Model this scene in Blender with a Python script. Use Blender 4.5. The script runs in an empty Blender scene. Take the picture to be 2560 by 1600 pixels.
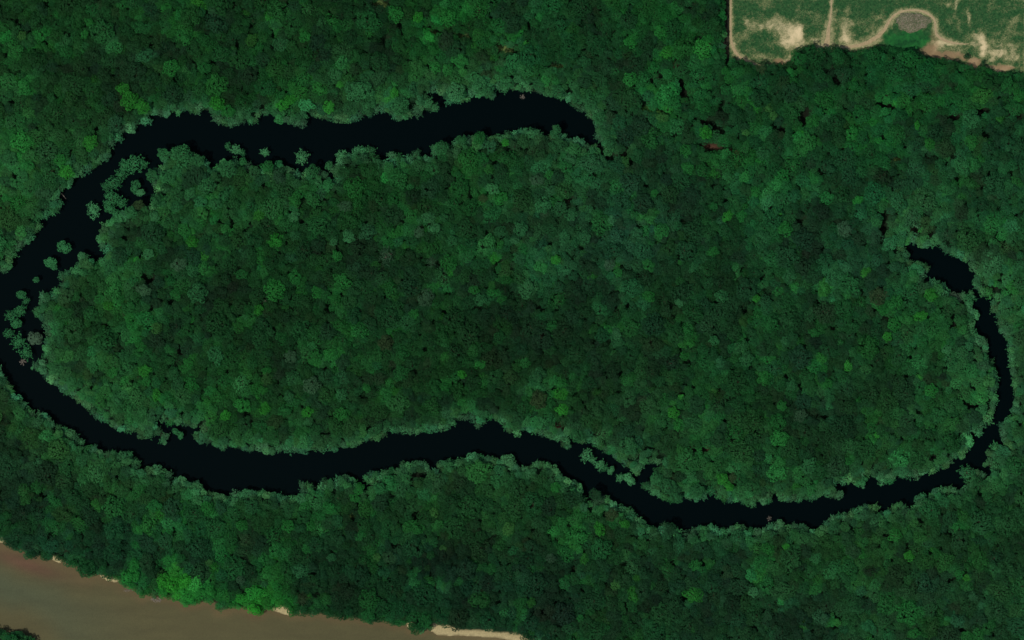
import bpy, math, random
import numpy as np
from mathutils import Vector

random.seed(7)
rng = np.random.default_rng(7)
S = 0.32                         # metres to one photo pixel
CAM_H = 5000.0
def W(x, y):                     # map position measured on the 2560 x 1600 photo -> metres
    return ((x - 1280.0) * S, (800.0 - y) * S)

# ------------------------------------------------------------------ camera, light, exposure
sc = bpy.context.scene
cd = bpy.data.cameras.new("camera")
cam = bpy.data.objects.new("camera", cd)
sc.collection.objects.link(cam)
cam.location = (0, 0, CAM_H)
cam.rotation_euler = (0, 0, 0)
cd.sensor_width = 36.0
cd.lens = 36.0 * (CAM_H - 14.0) / (2560 * S)
cd.clip_start = 10.0
cd.clip_end = 20000.0
sc.camera = cam

SUN_EL, SUN_AZ = math.radians(69), math.atan2(-0.80, -0.60)
world = bpy.data.worlds.new("World")
sc.world = world
world.use_nodes = True
nt = world.node_tree
bgn = nt.nodes["Background"]
sky = nt.nodes.new("ShaderNodeTexSky")
sky.sky_type = 'NISHITA'
sky.sun_disc = False
sky.sun_elevation = SUN_EL
sky.sun_rotation = SUN_AZ
nt.links.new(sky.outputs[0], bgn.inputs[0])
bgn.inputs[1].default_value = 0.09
sd_ = bpy.data.lights.new("sun", 'SUN')
sd_.energy = 3.0
sd_.angle = math.radians(0.6)
sd_.color = (1.0, 0.96, 0.89)
sun = bpy.data.objects.new("sun", sd_)
sc.collection.objects.link(sun)
sdir = Vector((0.80 * math.cos(SUN_EL), 0.60 * math.cos(SUN_EL), -math.sin(SUN_EL)))
sun.rotation_euler = sdir.to_track_quat('-Z', 'Y').to_euler()
sun.location = (-300, -200, 600)
sc.view_settings.view_transform = 'Standard'
sc.view_settings.look = 'None'
sc.view_settings.exposure = 0.0
sc.view_settings.gamma = 1.0
sc.render.filter_size = 1.5

# ------------------------------------------------------------------ helpers
COL = sc.collection
def lin(c):
    c = np.asarray(c, float) / 255.0
    return np.where(c <= 0.04045, c / 12.92, ((c + 0.055) / 1.055) ** 2.4)

def mesh_np(name, verts, faces_flat, nper, mat=None):
    me = bpy.data.meshes.new(name)
    verts = np.ascontiguousarray(verts, dtype=np.float32)
    faces_flat = np.ascontiguousarray(faces_flat, dtype=np.int32)
    nf = len(faces_flat) // nper
    me.vertices.add(len(verts)); me.vertices.foreach_set("co", verts.ravel())
    me.loops.add(len(faces_flat)); me.loops.foreach_set("vertex_index", faces_flat)
    me.polygons.add(nf)
    me.polygons.foreach_set("loop_start", np.arange(0, nf * nper, nper, dtype=np.int32))
    me.update(calc_edges=True)
    if mat: me.materials.append(mat)
    return me

def link(name, data, parent=None, **props):
    o = bpy.data.objects.new(name, data)
    COL.objects.link(o)
    if parent: o.parent = parent
    for k, v in props.items(): o[k] = v
    return o

def vattr(me, name, kind, arr, domain='POINT'):
    a = me.attributes.new(name, kind, domain)
    key = {'FLOAT': 'value', 'INT': 'value', 'FLOAT_VECTOR': 'vector', 'FLOAT_COLOR': 'color'}[kind]
    if kind == 'FLOAT_COLOR' and arr.shape[1] == 3:
        arr = np.concatenate([arr, np.ones((len(arr), 1))], 1)
    a.data.foreach_set(key, np.ascontiguousarray(arr, dtype=np.int32 if kind == 'INT' else np.float32).ravel())

def new_mat(name, rough=0.8, spec=0.2):
    m = bpy.data.materials.new(name); m.use_nodes = True
    b = m.node_tree.nodes["Principled BSDF"]
    b.inputs["Roughness"].default_value = rough
    b.inputs["Specular IOR Level"].default_value = spec
    return m, m.node_tree, b

def noise(nt, scale, detail=4, rough=0.6, coord='Object'):
    tc = nt.nodes.new("ShaderNodeTexCoord")
    n = nt.nodes.new("ShaderNodeTexNoise")
    n.inputs["Scale"].default_value = scale
    n.inputs["Detail"].default_value = detail
    n.inputs["Roughness"].default_value = rough
    nt.links.new(tc.outputs[coord], n.inputs["Vector"])
    return n.outputs["Fac"]

def mrange(nt, src, a, b, c, d):
    n = nt.nodes.new("ShaderNodeMapRange")
    n.inputs[1].default_value, n.inputs[2].default_value = a, b
    n.inputs[3].default_value, n.inputs[4].default_value = c, d
    nt.links.new(src, n.inputs[0])
    return n.outputs[0]

def math_n(nt, op, a, b):
    n = nt.nodes.new("ShaderNodeMath"); n.operation = op
    for i, v in enumerate((a, b)):
        if isinstance(v, (int, float)): n.inputs[i].default_value = v
        else: nt.links.new(v, n.inputs[i])
    return n.outputs[0]

def scale_col(nt, col, fac):
    n = nt.nodes.new("ShaderNodeVectorMath"); n.operation = 'SCALE'
    nt.links.new(col, n.inputs[0]); nt.links.new(fac, n.inputs["Scale"])
    return n.outputs[0]

def mixc(nt, fac, a, b):
    n = nt.nodes.new("ShaderNodeMix"); n.data_type = 'RGBA'
    for i, v in ((0, fac), (6, a), (7, b)):
        if isinstance(v, (int, float)): n.inputs[i].default_value = v
        elif isinstance(v, tuple) or isinstance(v, np.ndarray): n.inputs[i].default_value = (*[float(q) for q in v][:3], 1)
        else: nt.links.new(v, n.inputs[i])
    return n.outputs[2]

def attr(nt, name, typ='GEOMETRY'):
    n = nt.nodes.new("ShaderNodeAttribute"); n.attribute_type = typ; n.attribute_name = name
    return n

# ------------------------------------------------------------------ outlines measured on the photo
LAKE = [(-40,700),(0,685),(20,687),(30,655),(42,634),(56,621),(79,605),(98,581),(106,568),(100,552),(124,544),(148,531),(164,507),(148,493),(159,478),(180,467),(185,446),(206,436),(230,433),(243,420),(254,409),(275,399),(278,372),(290,360),(307,351),(304,335),(328,329),(349,317),(368,314),(378,288),(394,290),(413,294),(430,286),(447,290),(463,280),(480,284),(492,290),(503,280),(524,285),(529,309),(545,317),(565,314),(582,322),(600,311),(616,307),(632,314),(645,308),(651,290),(669,293),(677,287),(690,307),(719,308),(738,316),(758,322),(774,311),(767,287),(796,300),(825,304),(860,311),(891,307),(905,297),(934,294),(936,286),(963,285),(984,298),(1010,304),(1029,293),(1050,294),(1055,279),(1077,285),(1103,278),(1100,266),(1087,250),(1069,237),(1090,234),(1108,242),(1114,258),(1143,262),(1177,253),(1185,240),(1219,250),(1238,252),(1243,234),(1242,226),(1258,234),(1287,227),(1300,229),(1306,236),(1314,233),(1340,237),(1369,239),(1390,250),(1420,253),(1425,266),(1438,275),(1462,284),(1467,298),(1480,308),(1487,324),(1484,345),(1499,361),
 (1472,356),(1459,345),(1438,340),(1422,343),(1409,329),(1401,316),(1385,308),(1376,319),(1375,335),(1359,332),(1348,321),(1330,319),(1306,316),(1287,324),(1266,324),(1256,335),(1229,337),(1221,332),(1200,333),(1180,340),(1167,340),(1161,332),(1153,343),(1135,348),(1127,361),(1111,352),(1092,354),(1077,361),(1071,383),(1053,383),(1045,372),(1026,372),(1024,385),(1005,385),(995,380),(976,375),(965,383),(963,398),(944,383),(934,364),(923,356),(905,364),(889,365),(875,377),(857,380),(844,375),(833,385),(838,401),(823,401),(811,412),(820,430),(832,440),(815,428),(799,425),(772,417),(756,427),(727,417),(711,412),(701,402),(674,406),(651,420),(640,412),(608,396),(582,396),(550,399),(532,411),(516,396),(495,388),(479,370),(460,367),(439,374),(413,378),(399,388),(405,407),(394,417),(370,423),(368,441),(378,462),(381,478),(373,497),(370,512),(352,494),(331,510),(299,531),(284,541),(267,547),(254,557),(246,576),(233,600),(238,610),(254,629),(255,642),(238,650),(227,645),(222,634),(204,628),(189,634),(193,650),(190,663),(169,671),(143,682),(143,700),(148,714),(132,719),(116,727),(100,727),(89,743),(95,759),(79,772),(85,790),(103,806),(111,843),(106,859),(103,878),(100,896),(74,907),(77,936),(90,928),(106,941),(116,962),(130,970),(140,965),(151,981),(172,994),(190,1011),(206,1016),(217,1024),(233,1048),(246,1059),(267,1061),(291,1077),(315,1086),(333,1082),(352,1104),(360,1096),(378,1101),(389,1093),(399,1109),(415,1117),(423,1090),(410,1072),(391,1056),(400,1054),(423,1068),(436,1061),(466,1067),(497,1073),(480,1082),(468,1085),(484,1101),(503,1109),(529,1117),(563,1129),(574,1122),(598,1125),(624,1134),(640,1124),(661,1137),(688,1140),(701,1132),(719,1137),(733,1129),(756,1141),(770,1129),(793,1129),(820,1132),(838,1135),(846,1121),(873,1119),(899,1119),(907,1108),(926,1104),(944,1104),(968,1095),(965,1082),(994,1087),(1018,1088),(1047,1088),(1084,1084),(1124,1076),(1137,1066),(1143,1053),(1174,1055),(1190,1074),(1211,1066),(1222,1053),(1246,1051),(1261,1083),(1277,1083),(1290,1099),(1306,1094),(1311,1078),(1338,1091),(1367,1096),(1385,1099),(1401,1118),(1428,1127),(1430,1112),(1412,1094),(1420,1092),(1454,1115),(1465,1107),(1475,1110),(1496,1126),(1523,1139),(1554,1163),(1568,1170),(1584,1189),(1599,1189),(1605,1176),(1615,1160),(1644,1165),(1629,1178),(1624,1198),(1607,1200),(1597,1213),(1597,1229),(1623,1234),(1650,1250),(1676,1260),(1697,1264),(1708,1245),(1726,1259),(1756,1252),(1777,1242),(1806,1255),(1821,1261),(1847,1257),(1882,1270),(1892,1257),(1927,1261),(1935,1241),(1950,1254),(1977,1257),(1998,1261),(2014,1252),(2032,1258),(2054,1244),(2083,1248),(2107,1249),(2109,1233),(2091,1215),(2130,1212),(2154,1226),(2173,1217),(2157,1193),(2189,1193),(2191,1204),(2215,1217),(2236,1211),(2236,1199),(2257,1199),(2297,1203),(2318,1185),(2339,1192),(2350,1178),(2371,1172),(2384,1155),(2397,1147),(2421,1141),(2425,1125),(2437,1103),(2423,1085),(2445,1097),(2455,1097),(2461,1081),(2473,1063),(2485,1052),(2491,1026),(2499,1008),(2499,988),(2493,976),(2499,970),(2499,945),(2491,919),(2489,899),(2471,893),(2476,883),(2473,865),(2471,847),(2453,839),(2443,822),(2435,796),(2449,794),(2447,778),(2433,772),(2445,774),(2435,766),(2445,758),(2437,744),(2445,738),(2429,722),(2419,724),(2405,730),(2397,728),(2386,722),(2376,730),(2372,712),(2358,702),(2340,696),(2318,694),(2322,686),(2332,674),(2318,659),(2306,649),(2288,653),(2280,645),(2274,631),(2265,617),(2263,607),
 (2284,613),(2306,623),(2338,619),(2344,615),(2356,635),(2378,643),(2397,649),(2417,657),(2427,657),(2425,674),(2435,686),(2427,716),(2441,730),(2451,740),(2469,748),(2479,746),(2473,758),(2475,774),(2489,792),(2491,818),(2505,837),(2513,847),(2520,855),(2517,871),(2522,887),(2518,903),(2524,925),(2528,943),(2526,966),(2534,984),(2532,1018),(2526,1036),(2499,1058),(2493,1073),(2497,1093),(2513,1117),(2489,1099),(2479,1117),(2467,1131),(2467,1147),(2455,1153),(2461,1167),(2477,1177),(2470,1186),(2458,1176),(2436,1164),(2422,1160),(2404,1172),(2396,1186),(2412,1200),(2405,1216),(2386,1216),(2374,1212),(2352,1214),(2336,1216),(2320,1238),(2306,1227),(2288,1240),(2290,1256),(2272,1266),(2265,1260),(2247,1251),(2231,1260),(2217,1272),(2203,1278),(2193,1262),(2159,1260),(2124,1278),(2099,1283),(2070,1286),(2059,1305),(2040,1323),(2017,1312),(1990,1305),(1972,1310),(1956,1294),(1945,1302),(1924,1305),(1906,1320),(1871,1320),(1853,1306),(1821,1320),(1800,1315),(1781,1310),(1760,1315),(1745,1311),(1716,1327),(1697,1319),(1663,1305),(1637,1316),(1615,1303),(1592,1282),(1576,1266),(1552,1260),(1528,1247),(1510,1237),(1499,1219),(1478,1218),(1470,1237),(1478,1252),(1459,1234),(1451,1208),(1430,1197),(1412,1189),(1390,1165),(1369,1152),(1335,1149),(1322,1165),(1295,1160),(1282,1141),(1250,1147),(1227,1135),(1196,1135),(1166,1133),(1148,1148),(1121,1145),(1090,1158),(1082,1172),(1066,1156),(1058,1148),(1024,1158),(1000,1154),(992,1169),(957,1172),(947,1180),(920,1174),(902,1188),(912,1209),(918,1219),(905,1219),(891,1198),(870,1188),(846,1188),(836,1198),(812,1194),(796,1209),(770,1206),(751,1199),(741,1214),(746,1232),(719,1240),(685,1230),(664,1227),(640,1225),(582,1223),(574,1236),(540,1228),(513,1231),(508,1215),(489,1196),(476,1207),(460,1191),(439,1194),(423,1175),(389,1162),(352,1165),(347,1143),(328,1130),(294,1130),(286,1122),(259,1128),(243,1114),(220,1112),(198,1088),(183,1077),(156,1061),(138,1059),(127,1043),(111,1027),(93,1024),(87,1032),(66,1006),(40,982),(21,953),(11,934),(3,916),(-12,900),(-40,870),(-50,800)]
RIVER = [(-500,1290),(-150,1335),(-40,1345),(0,1353),(11,1366),(26,1377),(50,1382),(61,1395),(77,1399),(95,1397),(119,1407),(127,1400),(151,1407),(172,1420),(185,1423),(201,1440),(220,1446),(243,1440),(265,1451),(291,1453),(302,1467),(328,1476),(344,1485),(354,1496),(365,1488),(397,1497),(418,1498),(444,1509),(460,1521),(489,1516),(505,1509),(529,1510),(542,1533),(569,1530),(574,1520),(608,1526),(631,1542),(652,1541),(661,1525),(680,1528),(722,1541),(774,1542),(796,1538),(826,1547),(860,1551),(887,1550),(918,1562),(961,1559),(985,1568),(1016,1568),(1022,1580),(1056,1586),(1078,1577),(1095,1590),(1166,1591),(1242,1596),(1303,1603),(1400,1618),(1560,1650),(1600,2100),(-500,2100),(-500,1560),(-60,1560),(0,1572),(22,1580),(46,1576),(66,1586),(85,1600),(110,1640),(60,1800),(-500,1800)]
FIELD = [(1815,-400),(1815,60),(1817,88),(1812,104),(1812,128),(1822,146),(1850,146),(1869,152),(1890,159),(1919,159),(1945,162),(1975,150),(1979,129),(1991,119),(2034,111),(2050,121),(2077,114),(2110,116),(2127,127),(2150,126),(2163,119),(2200,114),(2230,119),(2276,122),(2302,132),(2322,143),(2372,146),(2388,154),(2408,157),(2425,161),(2441,172),(2458,159),(2484,178),(2514,181),(2537,182),(2560,181),(2700,196),(3100,215),(3100,-400)]
BEACH = [[(1083,1560),(1100,1564),(1138,1571),(1152,1577),(1172,1576),(1200,1578),(1250,1583),(1291,1588),(1330,1600),(1330,1612),(1242,1597),(1166,1592),(1095,1591),(1076,1580)],
         [(679,1521),(700,1518),(716,1522),(726,1533),(722,1541),(700,1535),(676,1527)],
         [(243,1438),(260,1440),(285,1446),(295,1454),(288,1458),(262,1453)],
         [(126,1386),(137,1392),(151,1406),(146,1410),(128,1402)],
         [(745,1528),(757,1528),(757,1537),(744,1536)], [(1018,1558),(1036,1562),(1032,1572),(1016,1570)],
         [(-10,1345),(4,1347),(8,1358),(-8,1358)]]
# openings in the canopy: x, y, half width, half height, turn (degrees), floor: w dark, s red soil, g dry grass
GAPS = [(1708,221,9,18,-15,'w'),(1756,302,16,8,10,'w'),(1790,322,20,7,38,'w'),(1520,388,12,6,0,'w'),(1560,386,15,7,10,'w'),(2015,291,8,22,15,'w'),
 (1955,327,9,9,0,'w'),(2223,266,16,9,20,'w'),(2388,292,14,11,35,'w'),(2458,277,16,6,0,'w'),(2540,288,14,5,10,'w'),(2208,575,8,30,8,'w'),(2286,574,12,12,45,'w'),
 (2326,586,8,9,0,'w'),(450,875,10,15,-10,'w'),(381,700,10,9,0,'w'),(1398,1066,14,9,30,'s'),(2489,719,11,4,25,'w'),(1045,1190,14,5,10,'w'),(952,1208,6,4,0,'w'),
 (397,1054,9,7,0,'w'),(1779,365,22,7,12,'s'),(1828,375,22,4,5,'s'),(1083,79,11,5,20,'g'),(1152,87,17,6,17,'g'),(1262,122,20,7,15,'g'),(952,9,15,6,15,'g'),
 (1400,168,20,5,5,'g'),(1630,276,26,7,12,'g'),(1774,112,6,10,0,'s'),(1689,160,7,10,0,'s'),(1498,512,14,8,30,'w'),(1420,500,9,6,0,'w'),(404,1376,8,6,0,'s'),
 (268,815,10,12,-20,'w'),(1732,1120,12,5,20,'s'),(1767,1126,7,9,0,'s'),(2386,812,8,10,0,'w'),(2433,883,6,16,0,'w'),(2335,1141,8,5,0,'w'),(2325,1147,7,5,0,'w'),
 (2437,1012,14,5,5,'w'),(668,757,10,8,0,'s'),(780,700,8,6,0,'s'),(1700,985,8,6,0,'w'),(2296,765,4,8,0,'w'),(690,1320,6,5,0,'w'),(888,1416,10,4,10,'s'),
 (2082,827,9,5,15,'s'),(2112,370,8,5,0,'s'),(2240,400,12,5,-10,'g'),(880,1290,8,5,0,'g'),(500,420,4,4,0,'w'),(130,750,5,6,0,'w'),(850,410,12,4,0,'w'),
 (1815,-20,5,60,0,'w'),(1816,150,8,12,0,'w'),(2115,200,12,5,-30,'w'),(2092,197,14,5,10,'w')]  # the two along the western track: tree shade painted as dark floor

def inside(P, poly):
    x, y = P[:, 0], P[:, 1]
    r = np.zeros(len(P), bool)
    q = np.asarray(poly, float)
    x1, y1 = q[:, 0], q[:, 1]
    x2, y2 = np.roll(x1, -1), np.roll(y1, -1)
    for a, b, c, d in zip(x1, y1, x2, y2):
        if b == d: continue
        m = ((b > y) != (d > y))
        m &= x < (c - a) * (y - b) / (d - b) + a
        r ^= m
    return r

def resample(poly, step=4.0):
    out = []
    n = len(poly)
    for i in range(n):
        a, b = poly[i], poly[(i + 1) % n]
        L = math.hypot(b[0] - a[0], b[1] - a[1])
        k = max(1, int(L / step))
        for j in range(k):
            out.append((a[0] + (b[0] - a[0]) * j / k, a[1] + (b[1] - a[1]) * j / k))
    return np.array(out)

def sdist(P, poly, step=4.0):      # signed distance in photo pixels, negative inside
    B = resample(poly, step).astype(np.float32)
    P = np.asarray(P, np.float32)
    d = np.empty(len(P), np.float32)
    b2 = (B ** 2).sum(1)
    for i in range(0, len(P), 20000):
        q = P[i:i + 20000]
        dd = (q ** 2).sum(1)[:, None] + b2[None] - 2 * q @ B.T
        d[i:i + 20000] = np.sqrt(np.maximum(dd.min(1), 0))
    return np.where(inside(P, poly), -d, d)

# coarse lookup grid of signed distances, 4 px cells
GX0, GY0, GX1, GY1, GC = -400, -400, 2960, 2000, 4
gxs, gys = np.arange(GX0, GX1 + 1, GC), np.arange(GY0, GY1 + 1, GC)
GXX, GYY = np.meshgrid(gxs, gys)
GP = np.stack([GXX.ravel(), GYY.ravel()], 1).astype(float)
SD_LAKE = sdist(GP, LAKE, 5).reshape(GXX.shape)
SD_RIV = sdist(GP, RIVER, 8).reshape(GXX.shape)
SD_FLD = sdist(GP, FIELD, 8).reshape(GXX.shape)
def look(F, P):
    P = np.atleast_2d(P)
    u = np.clip((P[:, 0] - GX0) / GC, 0, F.shape[1] - 1.001); v = np.clip((P[:, 1] - GY0) / GC, 0, F.shape[0] - 1.001)
    i, j = u.astype(int), v.astype(int); fu, fv = u - i, v - j
    return (F[j, i] * (1 - fu) * (1 - fv) + F[j, i + 1] * fu * (1 - fv) + F[j + 1, i] * (1 - fu) * fv + F[j + 1, i + 1] * fu * fv)

def vnoise(P, cell, seed):         # smooth value noise, -1..1
    r = np.random.default_rng(seed).uniform(-1, 1, (256, 256))
    u, v = P[:, 0] / cell + 31.7, P[:, 1] / cell + 57.3
    i, j = np.floor(u).astype(int), np.floor(v).astype(int)
    fu, fv = u - i, v - j
    fu, fv = fu * fu * (3 - 2 * fu), fv * fv * (3 - 2 * fv)
    g = lambda a, b: r[b % 256, a % 256]
    return (g(i, j) * (1 - fu) + g(i + 1, j) * fu) * (1 - fv) + (g(i, j + 1) * (1 - fu) + g(i + 1, j + 1) * fu) * fv

def gapdist(P, g):
    x, y, a, b, t, k = g
    t = math.radians(t); c, s = math.cos(t), math.sin(t)
    dx, dy = P[:, 0] - x, P[:, 1] - y
    u, v = dx * c + dy * s, -dx * s + dy * c
    return np.sqrt((u / a) ** 2 + (v / b) ** 2)      # 1 on the rim

smooth = lambda a, b, x: (lambda t: t * t * (3 - 2 * t))(np.clip((x - a) / (b - a), 0, 1))

# ------------------------------------------------------------------ ground sheet
gx = np.concatenate([[-9000, -6000, -4000, -3000, -2200, -1600, -1200, -900, -700, -560], np.arange(-440, 3001, 6.0), [3120, 3300, 3600, 4000, 4600, 5400, 6500, 8500, 11500]])
gy = np.concatenate([[-9600, -6500, -4500, -3300, -2300, -1600, -1100, -760, -540], np.arange(-400, 2001, 6.0), [2120, 2300, 2600, 3100, 3800, 4800, 6200, 8000, 11000]])
XX, YY = np.meshgrid(gx, gy)
P = np.stack([XX.ravel(), YY.ravel()], 1)
sl = look(SD_LAKE, P); sr = look(SD_RIV, P); sf = look(SD_FLD, P)
bd = np.full(len(P), 1e3)
for b in BEACH: bd = np.minimum(bd, sdist(P, b, 3))
z = 0.12 * vnoise(P, 60, 1) + 0.06 * vnoise(P, 20, 2) - 0.1
z = np.where(sf < 20, -0.15, z)
wl = smooth(16, -6, sl); wr = smooth(10, -10, sr)
z = z * (1 - np.maximum(wl, wr)) - 2.2 * np.maximum(wl, wr)
z = np.where(bd < 4, np.maximum(z, 0.15 - 0.9 * smooth(-5, 4, bd)), z)
base = np.tile(lin((20, 42, 24)), (len(P), 1))
litter = lin((34, 40, 26))
t = smooth(0.1, 0.9, vnoise(P, 26, 3))[:, None] * 0.45
base = base * (1 - t) + litter * t
def paint(mask, c):
    global base
    mask = mask[:, None]; base = base * (1 - mask) + lin(c) * mask
paint(smooth(14, -2, sr), (90, 80, 54))
paint(smooth(14, 0, sl), (22, 26, 20))
paint(smooth(1826, 1820, P[:, 0]) * smooth(1798, 1806, P[:, 0]) * (P[:, 1] < 152), (48, 44, 34))  # dark brown strip, tree shade beside the track painted into the ground
for g in GAPS:
    m = smooth(1.5, 0.8, gapdist(P, g))
    if g[5] == 's': paint(m, (70, 50, 38) if g[0] in (1779, 1828) else (64, 46, 34))
    elif g[5] == 'g': paint(m, (84, 104, 56) if g[0] != 1630 else (60, 104, 46))
    else: paint(m, (20, 24, 16))
paint(smooth(2.5, -1.5, bd + 2.2 * vnoise(P, 9, 8)), (160, 146, 106))
PW = np.stack([(P[:, 0] - 1280) * S, (800 - P[:, 1]) * S, z], 1)
nx, ny = len(gx), len(gy)
idx = np.arange(nx * ny).reshape(ny, nx)
quads = np.stack([idx[1:, :-1], idx[1:, 1:], idx[:-1, 1:], idx[:-1, :-1]], -1).reshape(-1, 4)
mg, t_, b_ = new_mat("forest_floor", 0.95, 0.1)
a_ = attr(t_, "soil").outputs["Color"]
f_ = mrange(t_, noise(t_, 0.9, 6, 0.7), 0.3, 0.7, 0.7, 1.3)
t_.links.new(scale_col(t_, a_, f_), b_.inputs["Base Color"])
me = mesh_np("ground", PW, quads.ravel(), 4, mg)
vattr(me, "soil", 'FLOAT_COLOR', base)
for p in me.polygons: pass
me.polygons.foreach_set("use_smooth", np.ones(len(me.polygons), bool))
ground = link("ground", me, kind="structure")

# ------------------------------------------------------------------ water sheets
def water_sheet(name, x0, x1, y0, y1, step, keep, mat, zz, colf=None):
    xs, ys = np.arange(x0, x1 + 1, step), np.arange(y0, y1 + 1, step)
    X, Y = np.meshgrid(xs, ys)
    Q = np.stack([X.ravel(), Y.ravel()], 1).astype(float)
    id_ = np.arange(len(Q)).reshape(len(ys), len(xs))
    q = np.stack([id_[1:, :-1], id_[1:, 1:], id_[:-1, 1:], id_[:-1, :-1]], -1).reshape(-1, 4)
    kp = keep(Q)
    q = q[kp[q].any(1)]
    used = np.unique(q); rm = np.zeros(len(Q), int); rm[used] = np.arange(len(used))
    Q = Q[used]
    V = np.stack([(Q[:, 0] - 1280) * S, (800 - Q[:, 1]) * S, np.full(len(Q), zz)], 1)
    me = mesh_np(name, V, rm[q].ravel(), 4, mat)
    if colf is not None: vattr(me, "silt", 'FLOAT_COLOR', colf(Q))
    return link(name, me, kind="structure")

ml, t_, b_ = new_mat("still_black_water", 0.25, 0.01)
b_.inputs["Base Color"].default_value = (0.0003, 0.0026, 0.0031, 1)
bp = t_.nodes.new("ShaderNodeBump"); bp.inputs["Strength"].default_value = 0.06; bp.inputs["Distance"].default_value = 0.1
t_.links.new(noise(t_, 0.8, 3), bp.inputs["Height"]); t_.links.new(bp.outputs[0], b_.inputs["Normal"])
water_sheet("lake_water", -90, 2580, 200, 1360, 10, lambda Q: look(SD_LAKE, Q) < 14, ml, -0.75)

mr, t_, b_ = new_mat("silty_river_water", 0.5, 0.08)
a_ = attr(t_, "silt").outputs["Color"]
mp = t_.nodes.new("ShaderNodeMapping"); tc = t_.nodes.new("ShaderNodeTexCoord")
mp.inputs["Rotation"].default_value = (0, 0, math.radians(17)); mp.inputs["Scale"].default_value = (0.25, 1, 1)
n1 = t_.nodes.new("ShaderNodeTexNoise"); n1.inputs["Scale"].default_value = 0.12; n1.inputs["Detail"].default_value = 7
t_.links.new(tc.outputs["Object"], mp.inputs[0]); t_.links.new(mp.outputs[0], n1.inputs["Vector"])
f1 = mrange(t_, n1.outputs["Fac"], 0.3, 0.7, 0.9, 1.1)
f2 = mrange(t_, noise(t_, 1.3, 3), 0.3, 0.7, 0.88, 1.12)
t_.links.new(scale_col(t_, a_, math_n(t_, 'MULTIPLY', f1, f2)), b_.inputs["Base Color"])
bp = t_.nodes.new("ShaderNodeBump"); bp.inputs["Strength"].default_value = 0.15; bp.inputs["Distance"].default_value = 0.1
t_.links.new(noise(t_, 1.1, 4), bp.inputs["Height"]); t_.links.new(bp.outputs[0], b_.inputs["Normal"])
def silt(Q):
    d = -look(SD_RIV, Q)
    c = np.tile(lin((74, 70, 42)), (len(Q), 1)).astype(float)
    olive = lin((67, 72, 48)); k = (smooth(420, 0, Q[:, 0]) * smooth(25, 90, d))[:, None]
    c = c * (1 - k) + olive * k
    w = 34 * (1 + 0.35 * vnoise(Q, 80, 5)) * (0.55 + 0.9 * smooth(500, 60, Q[:, 0]))
    k = (smooth(1.0, 0.1, d / w) * np.where((Q[:, 0] < 300) & (Q[:, 1] > 1490), 0.1, 1))[:, None] * 0.75
    c = c * (1 - k) + lin((86, 73, 45)) * k
    k = (np.exp(-((Q[:, 0] - 60) / 90) ** 2 - ((Q[:, 1] - 1412 - 0.33 * (Q[:, 0] - 60)) / 20) ** 2))[:, None] * 0.7
    c = c * (1 - k) + lin((86, 57, 44)) * k
    k = (smooth(1060, 1300, Q[:, 0]) * smooth(40, 5, d))[:, None] * 0.6
    return c * (1 - k) + lin((112, 98, 66)) * k
water_sheet("river_water", -396, 1640, 1270, 1990, 6, lambda Q: look(SD_RIV, Q) < 8, mr, -0.45, silt)

# ------------------------------------------------------------------ meadow, green hollow, dirt tracks
T = lambda cx, cy: (1760 + cx / 3.024, cy / 3.024)        # position on the enlarged corner of the photo
PATCH = [(665,235,95,80,.85),(635,330,85,80,.85),(725,270,45,110,.6),(430,180,85,38,.85),(300,270,50,50,.6),(330,170,35,50,.45),(540,150,50,60,.45),(590,200,60,50,.5),(1080,200,55,95,.62),(1150,160,60,40,.6),
 (1090,290,90,50,.75),(1100,70,25,30,.6),(1330,130,90,40,.55),(1865,20,30,22,.9),(1915,40,14,50,1.0),(2026,140,12,60,.9),(2080,270,70,45,.7),(2120,360,30,70,.85),(2390,120,50,30,.6),(2300,180,70,60,.4),(2350,230,60,30,.45),
 (1830,300,80,30,1.1),(1880,360,110,40,.75),(1750,330,50,60,.5),(500,430,130,35,.55),(430,400,60,40,.4),(830,300,70,50,.7),(800,100,60,30,.35),(700,50,60,20,.25),(450,20,120,35,.35),(870,200,60,80,.4),
 (1250,210,60,60,.3),(1340,230,40,30,.35),(2200,60,100,50,.3),(2250,330,160,70,.4),(2300,400,120,60,.5),(2400,450,100,40,.45),(1500,20,120,18,.2),(1930,180,20,80,.45),(1850,180,60,60,.3),(2200,420,60,40,.6),(2030,330,60,20,.6),
 (200,150,18,130,.7),(230,330,22,60,.8),(640,440,60,20,.6),(920,360,60,25,1.0),(1180,350,90,20,1.0),(1900,430,90,30,.7),(2060,470,50,40,1.),(2270,515,100,22,1.),(980,120,40,90,.5)]
DARKG = [(580,380,80,40),(540,210,45,35),(820,230,50,40),(300,200,25,60),(600,60,70,50),(1020,270,22,40),(1160,110,50,30),(1880,230,110,50),(1800,130,40,60),(2250,110,80,20),(1300,40,120,20),(1540,30,100,25),(2400,290,60,30)]
step = 2.5
fx, fy = np.arange(1800, 2701, step), np.arange(-150, 226, step)
FX, FY = np.meshgrid(fx, fy)
Q = np.stack([FX.ravel(), FY.ravel()], 1)
C = np.stack([(Q[:, 0] - 1760) * 3.024, Q[:, 1] * 3.024], 1)
sand = np.zeros(len(Q))
C0 = C.copy()
C = C + np.stack([16 * vnoise(C0, 70, 81) + 12 * vnoise(C0, 26, 82) + 7 * vnoise(C0, 11, 85), 22 * vnoise(C0, 60, 83) + 13 * vnoise(C0, 24, 84) + 6 * vnoise(C0, 10, 86)], 1)
for x, y, a, b, w in PATCH:
    sand = np.maximum(sand, 0) + w * np.exp(-(((C[:, 0] - x) / a) ** 2 + ((C[:, 1] - y) / b) ** 2) * 0.9)
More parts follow.
